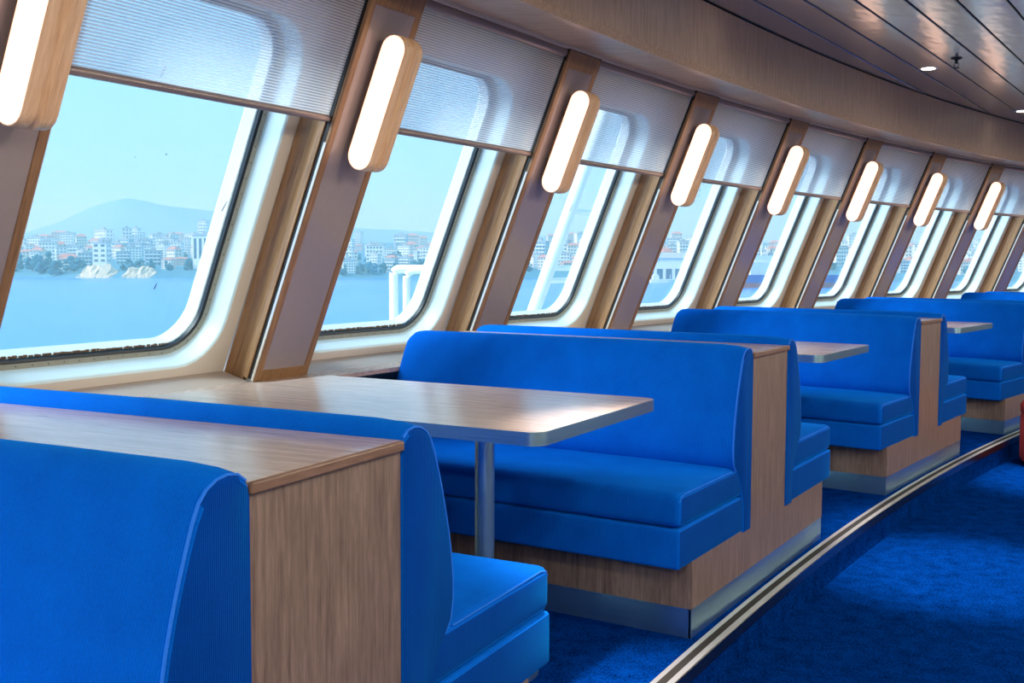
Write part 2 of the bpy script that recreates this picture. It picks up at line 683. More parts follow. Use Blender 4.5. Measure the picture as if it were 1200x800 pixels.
def make_window():
    """built in wall axes: x along the wall, y up the slope, z into the room, at the liner's face"""
    root = empty('window_1', Matrix.Identity(4))
    n = 8
    ox = BAY_HW - 0.2065
    op = rrect(-ox, ox, -0.405, 0.845, 0.17, n)
    half = BAY_HW - PIL_HW + 0.002
    S0, S1 = -0.475, 1.06
    # liner: flat border + deep reveal + rounded edge, one continuous moulding
    outer = []
    for (x, y) in op:
        # project the outline point to the surrounding rectangle
        cx, cy = 0.0, 0.22
        dx, dy = x - cx, y - cy
        kx = half / abs(dx) if abs(dx) > 1e-6 else 1e9
        ky = ((S1 - cy) if dy > 0 else (cy - S0)) / abs(dy) if abs(dy) > 1e-6 else 1e9
        k = min(kx, ky)
        outer.append((cx + dx * k, cy + dy * k))
    # corners of the rectangle: snap the points nearest each corner
    for (qx, qy) in ((half, S0), (half, S1), (-half, S1), (-half, S0)):
        j = min(range(len(outer)), key=lambda i: (outer[i][0] - qx) ** 2 + (outer[i][1] - qy) ** 2)
        outer[j] = (qx, qy)

    def inset(d, z, src=(ox, -0.405, 0.845, 0.17)):
        x, a, b, r = src
        return [(px, py, z) for px, py in rrect(-x + d, x - d, a + d, b - d, max(r - d, 0.02), n)]
    L = [[(x, y, -0.02) for x, y in outer], [(x, y, 0.0) for x, y in outer], inset(-0.016, 0.0), inset(-0.008, -0.001)]
    ring_mesh(L).build('liner', 'liner', root, 35)
    ring_mesh([inset(-0.008, -0.001), inset(-0.002, -0.004), inset(0.0, -0.012), inset(0.004, -0.086)]).build('reveal', 'reveal_sky_lit', root, 50)
    # lower apron moulding of the liner, stepping in to the sill
    ap = MB()
    ap.prism([(-0.475, -0.01), (-0.438, 0.134), (-0.427, 0.130), (-0.445, 0.002), (-0.445, -0.01)], 'x', -half, half)
    ap.build('apron', 'liner_edge', root)
    # grey bolted frame
    gi = inset(0.004, -0.085)
    g = [inset(0.003, -0.100), inset(0.003, -0.085), inset(0.020, -0.090), inset(0.022, -0.094), inset(0.022, -0.112)]
    fr = ring_mesh(g).build('frame', 'frame_grey', root, 30)
    rv = MB()
    path = inset(0.012, -0.0882)
    # bolts along the frame
    pts = [Vector(p) for p in path]
    pts.append(pts[0])
    acc = 0.0
    for i in range(len(pts) - 1):
        a, b = pts[i], pts[i + 1]
        L_ = (b - a).length
        while acc < L_:
            p = a + (b - a) * (acc / L_)
            rv.lathe([(0.0028, p.z), (0.0028, p.z + 0.001), (0.002, p.z + 0.0018)], 6, (p.x, p.y))
            acc += 0.058
        acc -= L_
    tag(rv.build('bolts', 'rivet', fr), kind='stuff')
    # black gasket
    gk = [inset(0.020, -0.091), inset(0.022, -0.090), inset(0.027, -0.092), inset(0.030, -0.095), inset(0.030, -0.108), inset(0.020, -0.108)]
    ring_mesh(gk).build('gasket', 'gasket', root, 40)
    # glass pane
    gl = rrect(-ox + 0.026, ox - 0.026, -0.379, 0.819, 0.145, n)
    MB().prism(gl, 'z', -0.107, -0.101).build('glass', 'window_glass', root)
    # outer hull plating seen edge-on through the glass
    rim = [inset(0.020, -0.109), inset(0.031, -0.109), inset(0.034, -0.112), inset(0.037, -0.158), inset(0.028, -0.170), inset(-0.04, -0.175)]
    ring_mesh(rim).build('outer_rim', 'hull_white', root, 40)
    # crust of salt and rust where glass meets the rim
    rnd = random.Random(4)
    cr = MB()
    x = -ox + 0.16
    while x < ox - 0.12:
        w = rnd.uniform(0.004, 0.016)
        hgt = rnd.uniform(0.001, 0.005)
        cr.box(x, x + w, -0.405 + 0.030, -0.405 + 0.034 + hgt, -0.112, -0.1075)
        x += w * rnd.uniform(0.8, 1.8)
    tag(cr.build('corrosion', 'rust', root), kind='stuff')
    return root


WINDOWS = {}
proto_w = make_window()
for i, k in enumerate(range(-4, 15)):
    if k == -4:
        o = proto_w
    else:
        o = copy_tree(proto_w)
    o.name = 'window_%d' % (i + 1)
    th = th_pil(k) + D_PIL / 2
    o.matrix_world = wall_m(th, V_L)
    names = {1: 'leftmost sloping ferry window with the bare hill and town in view',
             2: 'second window from the left with two white pipes outside it',
             3: 'third window from the left with a white lattice mast outside'}
    tag(o, names.get(k, 'sloping round-cornered ferry window in a white liner'), kind='structure')
    WINDOWS[k] = o

# small dark specks and scratches stuck on the glass
MARKS = {1: [(0.0, 0.58, 0.02), (-0.3, 0.36, 0.003), (-0.02, 0.3, 0.004), (0.1, 0.32, 0.006), (0.42, 0.16, 0.02), (-0.1, 0.12, 0.003),
             (0.14, 0.02, 0.003), (0.2, 0.04, 0.003), (0.21, -0.14, 0.012), (-0.12, -0.22, 0.003), (0.15, -0.28, 0.003), (-0.38, 0.48, 0.018)],
         2: [(0.02, 0.36, 0.005), (0.3, 0.2, 0.003)], 3: [(0.1, 0.27, 0.022), (0.25, 0.4, 0.003)],
         4: [(0.16, 0.46, 0.014), (0.17, 0.42, 0.010), (0.155, 0.38, 0.008), (0.18, 0.5, 0.008)]}
for k, ml in MARKS.items():
    mb = MB()
    rnd = random.Random(k)
    for x, y, s in ml:
        w = 0.0022
        lean = rnd.uniform(0.2, 0.5)
        if s < 0.007:
            mb.prism([(x - s / 2, y), (x, y - s / 2), (x + s / 2, y), (x, y + s / 2)], 'z', -0.1005, -0.1002)
        else:
            mb.prism([(x - w - s * lean, y - s), (x + w - s * lean, y - s), (x + w, y), (x + w * 0.4 + s * lean, y + s), (x - w * 0.4 + s * lean, y + s), (x - w, y)],
                     'z', -0.1005, -0.1001)
    o = mb.build('dirt_marks', 'black', None)
    o.parent = WINDOWS[k]
    tag(o, 'small dark specks and scratches on the glass', kind='stuff')

# ------------------------------------------------------------------ pillar claddings between the windows
V_P = 1.40
P_S0 = (0.757 - 1.2) / CA
P_S1 = (2.118 - 1.2) / CA


def make_pillar():
    root = empty('trim_7', Matrix.Identity(4))
    W = PIL_HW
    fw = 0.030
    z0, z1 = -0.014, 0.0
    # face frame: two stiles, two rails
    MB().box(-W, -W + fw, P_S0, P_S1, z0, z1).build('stile', 'wood_pillar', root, bevel=0.002, seg=1)
    MB().box(W - fw, W, P_S0, P_S1, z0, z1).build('stile', 'wood_pillar', root, bevel=0.002, seg=1)
    MB().box(-W + fw, W - fw, P_S0, P_S0 + 0.042, z0, z1 - 0.0005).build('rail', 'wood_pillar', root)
    MB().box(-W + fw, W - fw, P_S1 - 0.075, P_S1, z0, z1 - 0.0005).build('rail', 'wood_pillar', root)
    MB().box(-W + fw, W - fw, P_S0 + 0.042, P_S1 - 0.075, z0, z1 - 0.004).build('inset_panel', 'pillar_panel', root)
    for s in (-1, 1):
        nm = 'side_strip'
        a, b = sorted((s * W, s * (W - 0.02)))
        MB().box(a, b, P_S0 + 0.002, P_S1 - 0.01, -0.032, -0.0145).build('blind_channel', 'black', root)
        a, b = sorted((s * (W + 0.004), s * (W - 0.02)))
        MB().box(a, b, P_S0, 0.43, -0.0142, -0.004).build('metal_strip', 'alu', root)
        a, b = sorted((s * (W + 0.006), s * (W - 0.02)))
        MB().box(a, b, P_S0, P_S1 - 0.01, -0.056, -0.032).build('side_strip', 'wood_pillar', root)
        # concave side panel
        prof = []
        for i in range(9):
            t = i / 8
            prof.append((s * (W - 0.001 - 0.012 * math.sin(PI * t)), -0.056 - 0.092 * t))
        prof += [(s * (W - 0.03), -0.148), (s * (W - 0.03), -0.056)]
        if s < 0:
            prof = prof[::-1]
        mb = MB()
        n = len(prof)
        vs = [(p[0], P_S0 - 0.05, p[1]) for p in prof] + [(p[0], P_S1 - 0.01, p[1]) for p in prof]
        mb.add(vs, [tuple(range(n)), tuple(range(n, 2 * n))[::-1]] + [(i, n + i, n + (i + 1) % n, (i + 1) % n) for i in range(n)])
        mb.build('side_panel', 'wood_pillar', root, 40)
    # core
    MB().box(-W + 0.02, W - 0.02, P_S0 - 0.04, P_S1 - 0.012, -0.30, -0.0145).build('core', 'hull_white', root)
    return root


proto_p = make_pillar()
for i, k in enumerate(range(-4, 16)):
    o = proto_p if i == 0 else copy_tree(proto_p)
    o.name = 'trim_%d' % (7 + i)
    o.matrix_world = wall_m(th_pil(k), V_P)
    tag(o, 'wood-edged pillar cladding with a grey inset panel between two windows', kind='structure')

# hull outside, around the windows: solid band below and above the openings and behind the pillars
hb = arc_strip(R + 1.93, R + 1.98, -1.4, 0.76, T0, T1, 76, 'wall_left', 'hull_white')
tag(hb, 'white outer hull below the windows', kind='structure')

# ------------------------------------------------------------------ window sill shelf
sill = bpy.data.objects.new('trim_40', None)
COL.objects.link(sill)
tag(sill, 'wood sill ledge running below the windows', kind='structure')
arc_strip(R + 1.478, R + 1.93, 0.740, 0.757, T0, T1, 120, 'ledge', 'wood_table', sill)


# ------------------------------------------------------------------ wall lamps (glowing stadium faces, bent-wood rim)
def stadium(w, h, n=10):
    r = w / 2
    out = []
    for cy, a0 in ((h / 2 - r, 0), (-h / 2 + r, PI)):
        for i in range(n + 1):
            a = a0 + PI * i / n
            out.append((r * math.cos(a), cy + r * math.sin(a)))
    return out


def make_lamp():
    """x = thickness along the wall, y up the slope, z into the room; origin on the pillar face"""
    root = empty('wall_lamp', Matrix.Identity(4))
    H = 0.478
    W = 0.104
    zc = 0.020 + W / 2
    T = 0.05

    def loop(x, w, h):
        return [(x, q, zc + p) for p, q in stadium(w, h)]
    # rim: two bent plywood shells with a shallow groove between
    prof = [(-T, -0.016), (-T, 0.0), (-0.012, 0.0015), (-0.006, -0.008), (0.0, -0.010), (0.006, -0.008), (0.012, 0.0015), (T, 0.0), (T, -0.016)]
    loops = [loop(x, W + 2 * d, H + 2 * d) for x, d in prof]
    loops.append(loops[0])
    ring_mesh(loops).build('wood_rim', 'wood_ply', root, 40)
    for s in (-1, 1):
        st = [(zc + p, q) for p, q in stadium(W - 0.006, H - 0.006)]
        mb = MB()
        n = len(st)
        xa, xb = s * (T - 0.004), s * (T + 0.0005)
        vs = [(xa, q, p) for p, q in st] + [(xb, q, p) for p, q in st]
        mb.add(vs, [tuple(range(n)), tuple(range(n, 2 * n))] + [(i, (i + 1) % n, n + (i + 1) % n, n + i) for i in range(n)])
        d = mb.build('diffuser', 'lamp_glow', root)
        d['label'] = 'glowing cream diffuser'
    # bracket to the pillar
    MB().box(-0.018, 0.018, -0.10, 0.10, -0.004, 0.030).build('bracket', 'wood_ply', root)
    return root


ORD = {1: 'cut off by the left edge of the view', 2: 'second from the left, between the two largest windows', 3: 'third from the left',
       4: 'fourth from the left', 5: 'fifth from the left', 6: 'sixth from the left', 7: 'seventh from the left', 8: 'farthest one fully in view, at the right'}
proto_l = None
LAMP_KS = [1, 2, 3, 4, 5, 6, 7, 8, 9, 10, 0, -1, -2]
for k in LAMP_KS:
    if proto_l is None:
        proto_l = make_lamp()
        o = proto_l
    else:
        o = copy_tree(proto_l)
        o.name = 'wall_lamp'
    s_c = (1.763 - 1.2) / CA
    o.matrix_world = wall_m(th_pil(k), V_P) @ Matrix.Translation((0, s_c, 0))
    lab = 'glowing wood-rimmed wall lamp, ' + ORD.get(k, 'beyond the eighth lamp' if k > 8 else 'on a pillar behind the camera')
    tag(o, lab, 'lamp', 'pill-shaped lamps on the window pillars')

# ------------------------------------------------------------------ roller blinds
V_B = 1.425


def make_blind():
    root = empty('roller_blind', Matrix.Identity(4))
    hw = 0.5 * D_PIL * (R + V_B) - PIL_HW - 0.012
    s0 = (1.690 - 1.2) / CA
    s1 = (2.10 - 1.2) / CA
    nx, ny = 24, 10
    rnd = random.Random(2)
    vs, fs = [], []
    for j in range(ny + 1):
        for i in range(nx + 1):
            x = -hw + 2 * hw * i / nx
            y = s0 + (s1 - s0) * j / ny
            z = 0.004 * math.sin(i * 0.9 + 0.3 * j) * (0.35 + 0.65 * j / ny) * 0.35
            vs.append((x, y, z))
    for j in range(ny):
        for i in range(nx):
            a = j * (nx + 1) + i
            fs.append((a, a + 1, a + nx + 2, a + nx + 1))
    MB().add(vs, fs).build('fabric', 'blind_fabric', root, 60)
    # side hems
    for s in (-1, 1):
        a, b = sorted((s * hw, s * (hw - 0.035)))
        m = MB().add([(a, s0, 0.0045), (b, s0, 0.0045), (b, s1, 0.0045), (a, s1, 0.0045)], [(0, 1, 2, 3)])
        m.build('side_hem', 'blind_fabric', root)
    mb = MB().tube([(-hw - 0.004, s0 - 0.010, 0), (hw + 0.004, s0 - 0.010, 0)], 0.013, 12)
    mb.build('bottom_bar', 'alu_bar', root, 50)
    MB().tube([(-hw, s1 + 0.012, -0.004), (hw, s1 + 0.012, -0.004)], 0.020, 16).build('roller_tube', 'alu_bar', root, 50)
    for s in (-1, 1):
        a, b = sorted((s * (hw + 0.001), s * (hw + 0.010)))
        MB().box(a, b, s1 - 0.02, s1 + 0.035, -0.025, 0.020).build('bracket', 'black', root)
    return root


proto_b = None
BO = {1: 'leftmost window', 2: 'second window from the left', 3: 'third window from the left', 4: 'fourth window from the left',
      5: 'fifth window from the left', 6: 'sixth window from the left', 7: 'seventh window from the left', 8: 'last window at the right edge'}
for k in [1, 2, 3, 4, 5, 6, 7, 8, 9, 0, -1]:
    if proto_b is None:
        proto_b = make_blind()
        o = proto_b
    else:
        o = copy_tree(proto_b)
        o.name = 'roller_blind'
    o.matrix_world = wall_m(th_pil(k) + D_PIL / 2, V_B)
    tag(o, 'ribbed white roller blind over the ' + BO.get(k, 'window beyond the right edge' if k > 8 else 'window behind the camera'),
        'blind', 'roller blinds over the windows')

# ------------------------------------------------------------------ back-to-back seat units
V_END = -0.006
Z_BOT = 0.247
Z_SEAM = 0.375
Z_SEAT = 0.486


def v_end(z):
    return 1.474 - (z - 0.76) * 0.05


def back_profile():
    """(u, z) outline of the backrest's section, starting at the foot of the cabinet side"""
    return [(0.206, Z_BOT), (0.206, 0.55), (0.206, 0.870), (0.210, 0.892), (0.226, 0.904), (0.248, 0.908), (0.270, 0.904), (0.290, 0.893), (0.305, 0.876), (0.318, 0.848),
            (0.332, 0.808), (0.346, 0.765), (0.359, 0.720), (0.371, 0.675), (0.381, 0.628), (0.387, 0.580), (0.388, 0.54),
            (0.380, 0.500), (0.358, 0.475), (0.336, 0.452), (0.312, 0.41), (0.296, 0.37), (0.287, 0.33), (0.285, Z_BOT)]


def make_backrest(s, parent):
    prof = back_profile()
    n = len(prof)
    cu, cz = 0.28, 0.55
    secs = []
    # (distance from the aisle end, inset, top drop)
    st = [(0.0, 0.006, 0.016), (0.004, 0.001, 0.012), (0.012, 0.0, 0.009), (0.04, 0.0, 0.004), (0.10, 0.0, 0.0), (0.35, -0.001, 0.0), (0.75, -0.002, 0.001)]
    vs, fs = [], []

    def sec(vf, ins, drop):
        out = []
        for (u, z) in prof:
            uu = u - ins if u > 0.25 else u
            top = max(0.0, (z - 0.72) / 0.19)
            zz = z - drop * top - ins * min(1, max(0, (z - 0.83) / 0.06))
            out.append((s * uu, vf(z), zz))
        return out
    for (d, ins, drop) in st:
        secs.append(sec(lambda z, d=d: V_END + d, ins, drop))
    for (d, ins, drop) in [(-0.20, 0.0, 0.0), (-0.06, 0.0, 0.001), (-0.025, 0.0, 0.006), (-0.008, 0.003, 0.015), (0.0, 0.010, 0.030)]:
        secs.append(sec(lambda z, d=d: v_end(z) + d, ins, drop))
    for q in secs:
        vs += q
    for i in range(len(secs) - 1):
        for j in range(n):
            fs.append((i * n + j, i * n + (j + 1) % n, (i + 1) * n + (j + 1) % n, (i + 1) * n + j))
    fs.append(tuple(range(n)))
    fs.append(tuple(range((len(secs) - 1) * n, len(secs) * n))[::-1])
    b = MB().add(vs, fs).build('backrest', 'fabric_seat', parent, 50)
    b.data.materials.append(M['fabric_end_shaded'])
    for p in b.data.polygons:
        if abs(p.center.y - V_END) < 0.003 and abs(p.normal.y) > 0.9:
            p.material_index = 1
    # piping along the aisle-end seam
    path = [Vector((s * (u + 0.0002), V_END + 0.004, z - 0.012 * max(0, (z - 0.72) / 0.19))) for u, z in prof[3:19]]
    MB().tube(path, 0.0026, 6, upv=Vector((0, 1, 0))).build('piping', 'piping', b, 60)
    return b


def soft_box(u0, u1, v0, v1, z0, z1, r, crown=0.0, s=1):
    """upholstered block: rounded along every edge, crowned top"""
    mb = MB()
    nu, nv, nz = 5, 10, 3
    bm = bmesh.new()
    bmesh.ops.create_cube(bm, size=1.0)
    for v in bm.verts:
        v.co = Vector(((u0 + (v.co.x + 0.5) * (u1 - u0)), v0 + (v.co.y + 0.5) * (v1 - v0), z0 + (v.co.z + 0.5) * (z1 - z0)))
    bmesh.ops.bevel(bm, geom=bm.edges[:], offset=r, segments=4, affect='EDGES', profile=0.5)
    # cuts for the crown
    for t in (0.2, 0.4, 0.6, 0.8):
        bmesh.ops.bisect_plane(bm, geom=bm.verts[:] + bm.edges[:] + bm.faces[:], plane_co=(0, v0 + t * (v1 - v0), 0), plane_no=(0, 1, 0))
        bmesh.ops.bisect_plane(bm, geom=bm.verts[:] + bm.edges[:] + bm.faces[:], plane_co=((u0 + t * (u1 - u0)), 0, 0), plane_no=(1, 0, 0))
    for v in bm.verts:
        if v.co.z > (z0 + z1) / 2:
            a = (abs(v.co.x) - u0) / (u1 - u0)
            b = (v.co.y - v0) / (v1 - v0)
            v.co.z += crown * max(0, 1 - (2 * a - 1) ** 2) ** 0.5 * max(0, 1 - (2 * b - 1) ** 8)
    bmesh.ops.recalc_face_normals(bm, faces=bm.faces)
    vs = [(s * v.co.x, v.co.y, v.co.z) for v in bm.verts]
    bm.verts.index_update()
    fs = [tuple(v.index for v in f.verts) for f in bm.faces]
    bm.free()
    return mb.add(vs, fs)


def make_unit():
    root = empty('double_bench', Matrix.Identity(4))
    A, CW = 0.7356, 0.2047
    # inverted-T end panel
    poly = [(-A, 0.0952), (A, 0.0952), (A, 0.262), (CW, 0.262), (CW, 0.860), (-CW, 0.860), (-CW, 0.262), (-A, 0.262)]
    MB().prism(poly, 'y', 0.0, 0.02).build('end_panel', 'wood_panel', root)
    for s in (-1, 1):
        a, b = sorted((s * A, s * (A - 0.018)))
        MB().box(a, b, 0.0203, 1.50, 0.0952, 0.258).build('base_panel', 'wood_panel', root)
        a, b = sorted((s * (A - 0.002), s * (A - 0.014)))
        MB().box(a, b, 0.003, 1.52, 0.0, 0.0948).build('kick_plate', 'steel', root)
    MB().box(-A + 0.002, 0.50, 0.0015, 0.010, 0.0, 0.0948).build('kick_plate', 'steel', root)
    MB().box(0.5015, A - 0.002, 0.0015, 0.010, 0.0, 0.0948).build('kick_plate', 'steel', root)
    # slot top board with a rounded nosing to the aisle
    MB().box(-CW, CW, 0.0, 1.50, 0.860, 0.8775).build('top_board', 'wood_table', root)
    MB().box(-CW, CW, -0.010, -0.0002, 0.8585, 0.8778).build('edge_strip', 'wood_edge', root, bevel=0.004, seg=3)
    for s in (-1, 1):
        make_backrest(s, root)
        c = soft_box(0.262, 0.846, V_END + 0.002, 1.50, Z_SEAM + 0.002, Z_SEAT, 0.024, 0.008, s).build('seat_cushion', 'fabric_seat', root, 50)
        c.data.materials.append(M['fabric_end_shaded'])
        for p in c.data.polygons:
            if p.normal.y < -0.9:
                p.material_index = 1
        # piping round the top edge of the seat's aisle end
        pz = Z_SEAT - 0.006
        pp = [(s * 0.392, V_END + 0.006, pz), (s * 0.80, V_END + 0.006, pz + 0.001), (s * 0.828, V_END + 0.006, pz - 0.006), (s * 0.840, V_END + 0.008, pz - 0.020)]
        MB().tube(pp, 0.002, 6, upv=Vector((0, 1, 0))).build('piping', 'piping', c, 60)
        r = soft_box(0.262, 0.849, V_END + 0.003, 1.50, 0.249, Z_SEAM, 0.010, 0.0, s).build('seat_rail', 'fabric_seat', root, 50)
        r.data.materials.append(M['fabric_end_shaded'])
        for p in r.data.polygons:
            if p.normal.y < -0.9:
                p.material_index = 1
    return root


UL = {0: 'blue double bench nearest the camera, cut by the bottom left corner',
      1: 'blue double bench behind the nearest table, its whole wood end in view',
      2: 'blue double bench between the second and third table',
      3: 'blue double bench just beyond the third table, at the right edge',
      4: 'farthest blue double bench, only its top showing at the right edge',
      5: 'blue double bench beyond the right edge of the view'}
proto_u = make_unit()
for k in range(0, 6):
    o = proto_u if k == 0 else copy_tree(proto_u)
    o.name = 'double_bench'
    o.matrix_world = frame_m(th_unit(k))
    tag(o, UL[k], 'bench', 'back-to-back benches along the windows')


# ------------------------------------------------------------------ tables
def make_table():
    root = empty('table', Matrix.Identity(4))
    W = 0.383
    v0, v1 = 0.062, 1.38
    r = 0.045

    def outline(d):
        x = W - d
        out = []
        for cx, cy, a0 in ((x - r + d, v0 + r, -PI / 2),):
            pass
        pts = []
        for i in range(8):
            a = PI + PI / 2 * i / 7
            pts.append((-W + r + (r - d) * math.cos(a), v0 + r + (r - d) * math.sin(a)))
        for i in range(8):
            a = -PI / 2 + PI / 2 * i / 7
            pts.append((W - r + (r - d) * math.cos(a), v0 + r + (r - d) * math.sin(a)))
        pts.append((W - d, 1.33 - d))
        pts.append((-W + d, 1.425 - d))
        return pts
    MB().prism(outline(0.002), 'z', 0.752, 0.786).build('table_top', 'wood_table', root, 40)
    a = outline(0.0)
    b = outline(0.0021)
    L = [[(x, y, 0.7515) for x, y in b], [(x, y, 0.7515) for x, y in a], [(x, y, 0.7855) for x, y in a], [(x, y, 0.7855) for x, y in b]]
    ring_mesh(L).build('edge_band', 'steel', root, 40)
    MB().lathe([(0.0285, 0.010), (0.0285, 0.745)], 28, (0, 0.445)).build('leg', 'steel', root, 40)
    MB().lathe([(0.16, 0.0), (0.16, 0.004), (0.14, 0.009), (0.035, 0.012)], 36, (0, 0.445)).build('base_plate', 'steel', root, 30)
    MB().lathe([(0.09, 0.745), (0.09, 0.7515)], 24, (0, 0.445)).build('mounting_plate', 'steel_dark', root, 30)
    # plate between the ledge and the window end
    MB().box(-0.28, 0.28, 1.26, 1.32, 0.7396, 0.7515).build('support_plate', 'steel_dark', root)
    return root


TL = {0: 'nearest table, wood top with steel edge on a single round leg', 1: 'second table from the camera, its corner over the blue bench seat',
      2: 'third table from the camera, small wood top near the right edge', 3: 'farthest table, beyond the third one'}
proto_t = make_table()
for k in range(0, 4):
    o = proto_t if k == 0 else copy_tree(proto_t)
    o.name = 'table'
    th = (th_unit(k) + th_unit(k + 1)) / 2
    o.matrix_world = frame_m(th)
    tag(o, TL[k], 'table', 'wood-topped tables between the benches')
    # bay shelf: the ledge is wider in the knee space between two benches
    ta = th - 0.34 / (R + 1.3)
    tb = th + 0.34 / (R + 1.3)
    arc_strip(R + 1.235, R + 1.52, 0.727, 0.7395, ta, tb, 10, 'bay_shelf', 'wood_table', sill)


# ------------------------------------------------------------------ ceiling fittings
def make_downlight():
    root = empty('downlight', Matrix.Identity(4))
    MB().lathe([(0.040, -0.002), (0.056, -0.004), (0.062, -0.001), (0.062, 0.0)], 28).build('ring', 'light_ring', root, 40)
    MB().lathe([(0.0, -0.0045), (0.041, -0.0045), (0.041, -0.002)], 28).build('lens', 'downlight_glow', root, 40)
    return root


ld_fill = bpy.data.lights.new('downlight_and_fill', 'SPOT')
ln = bpy.data.lights.new('downlight_narrow', 'SPOT')
ln.energy = DOWNLIGHT_W * 1.8
ln.color = (1.0, 0.93, 0.85)
ln.spot_size = math.radians(34)
ln.spot_blend = 0.9
ln.shadow_soft_size = 0.05
ld_fill.energy = DOWNLIGHT_W * 2.35
ld_fill.color = (1.0, 0.88, 0.70)
ld_fill.spot_size = math.radians(179)  # near-hemisphere cone, added as general fill for the saloon
ld_fill.spot_blend = 0.25
ld_fill.shadow_soft_size = 0.05
l2 = ln.copy()
l2.energy = DOWNLIGHT_W * 12
proto_d = None
spots = [(2.645, 7.051), (4.163, 8.989)]
d1 = Vector((0.0, 0.0))
base = Vector((2.645, 7.051))
stepv = Vector((4.163 - 2.645, 8.989 - 7.051))
nv = Vector((math.cos(math.radians(33.7)), -math.sin(math.radians(33.7))))
grid = []
for i in range(-4, 3):
    for j in range(0, 4):
        p = base + stepv * i + nv * (0, 0.95, 2.6, 4.2)[j]  # two rows farthest from the windows are added, unseen, to brighten the room
        w = Vector((p.x - CX, p.y - CY))
        rr = w.length
        if R - 6.0 < rr < R + 0.6:
            grid.append((i, j, p))
for i, j, p in grid:
    if proto_d is None:
        proto_d = make_downlight()
        o = proto_d
    else:
        o = copy_tree(proto_d)
        o.name = 'downlight'
    o.location = (p.x, p.y, CEIL_Z)
    if (i, j) == (0, 0):
        lb = 'small round ceiling downlight left of the sprinkler'
    elif (i, j) == (1, 0):
        lb = 'small round ceiling downlight at the right edge of the view'
    else:
        lb = 'small round unseen ceiling downlight over the aisle'
    tag(o, lb, 'light', 'round downlights in the metal ceiling')
    lo = bpy.data.objects.new('downlight_and_fill', (ln, l2, ld_fill, ld_fill)[j])
    COL.objects.link(lo)
    lo.location = (p.x, p.y, CEIL_Z - 0.02)

sp = empty('sprinkler', Matrix.Translation((2.685, 6.698, CEIL_Z)))
tag(sp, 'dark fire sprinkler head hanging from the ceiling', 'sprinkler')
MB().lathe([(0.034, -0.001), (0.034, -0.004), (0.020, -0.010), (0.012, -0.012)], 20).build('flange', 'black', sp, 40)
MB().lathe([(0.010, -0.012), (0.010, -0.030), (0.006, -0.034)], 12).build('body', 'black', sp, 40)
for s in (-1, 1):
    MB().tube([(s * 0.010, 0, -0.028), (s * 0.016, 0, -0.040), (s * 0.012, 0, -0.054), (0, 0, -0.060)], 0.0022, 6).build('arm', 'black', sp, 60)
MB().lathe([(0.003, -0.056), (0.018, -0.060), (0.018, -0.062), (0.003, -0.063)], 14).build('deflector', 'black', sp, 40)

# ------------------------------------------------------------------ red pouffe at the right edge
pf = empty('pouffe', Matrix.Translation((3.60, 7.05, AISLE_Z)))
tag(pf, 'red upholstered round stool standing in the aisle at the right edge', 'stool')
MB().lathe([(0.20, 0.0), (0.20, 0.03)], 32).build('foot', 'black', pf, 40)
MB().lathe([(0.242, 0.03), (0.250, 0.05), (0.250, 0.33), (0.242, 0.345)], 40).build('body', 'red_fabric', pf, 40)
MB().lathe([(0.242, 0.346), (0.252, 0.355), (0.252, 0.405), (0.235, 0.428), (0.15, 0.438), (0.02, 0.440)], 40).build('seat', 'red_fabric', pf, 60)

# ------------------------------------------------------------------ outside: deck, pipes, mast, sea, shore
SEA_Z = -10.8
plain('paint_white', srgb(244, 244, 238), 0.5)
dk = arc_strip(R + 1.99, R + 8.0, -1.5, -1.42, T0, T1, 40, 'ship_foredeck', 'deck_paint')
tag(dk, 'pale painted open deck below the windows outside', 'deck', kind='structure')

vp = empty('vent_pipes', Matrix.Translation((-1.05, 9.0, -1.42)))
tag(vp, 'white vent pipes bent over on deck, seen through the second window', 'pipe')


def bend(x, y, ztop, r, xdir, rr, run):
    pts = [(x, y, 0.0), (x, y, ztop - rr)]
    for i in range(1, 7):
        a = PI / 2 * i / 6
        pts.append((x + xdir * rr * (1 - math.cos(a)), y, ztop - rr + rr * math.sin(a)))
    pts.append((x + xdir * (rr + run), y, ztop))
    return pts


MB().tube(bend(-0.02, 0.0, 2.545, 0.038, 1, 0.05, 0.9), 0.038, 12).build('pipe', 'paint_white', vp, 50)
MB().tube(bend(0.10, -0.12, 2.535, 0.03, 1, 0.07, 0.8), 0.030, 12).build('pipe', 'paint_white', vp, 50)

ms = empty('lattice_mast', Matrix.Translation((0.0, 12.0, -1.42)))
tag(ms, 'white leaning lattice mast with rungs, seen through the third window', 'mast')


def leg_pts(xa, za, xb, zb, y, z0, z1):
    t = (xb - xa) / (zb - za)
    return [(xa + (z0 - za) * t, y, z0 + 1.42), (xa + (z1 - za) * t, y, z1 + 1.42)]


MB().tube(leg_pts(0.16, 0.68, 0.70, 2.2, 0, -1.42, 4.0), 0.075, 8).build('leg', 'paint_white', ms, 50)
MB().tube(leg_pts(0.52, 0.68, 0.98, 2.06, 0.3, -1.42, 4.0), 0.060, 8).build('leg', 'paint_white', ms, 50)
for z in (1.75, 1.12, 0.98, 0.60, 2.5, 0.1, -0.4):
    xa = 0.16 + (z - 0.68) * (0.54 / 1.52)
    MB().tube([(xa, 0, z + 1.42), (xa + 0.40, 0.3, z + 1.42)], 0.036, 6).build('rung', 'paint_white', ms, 50)


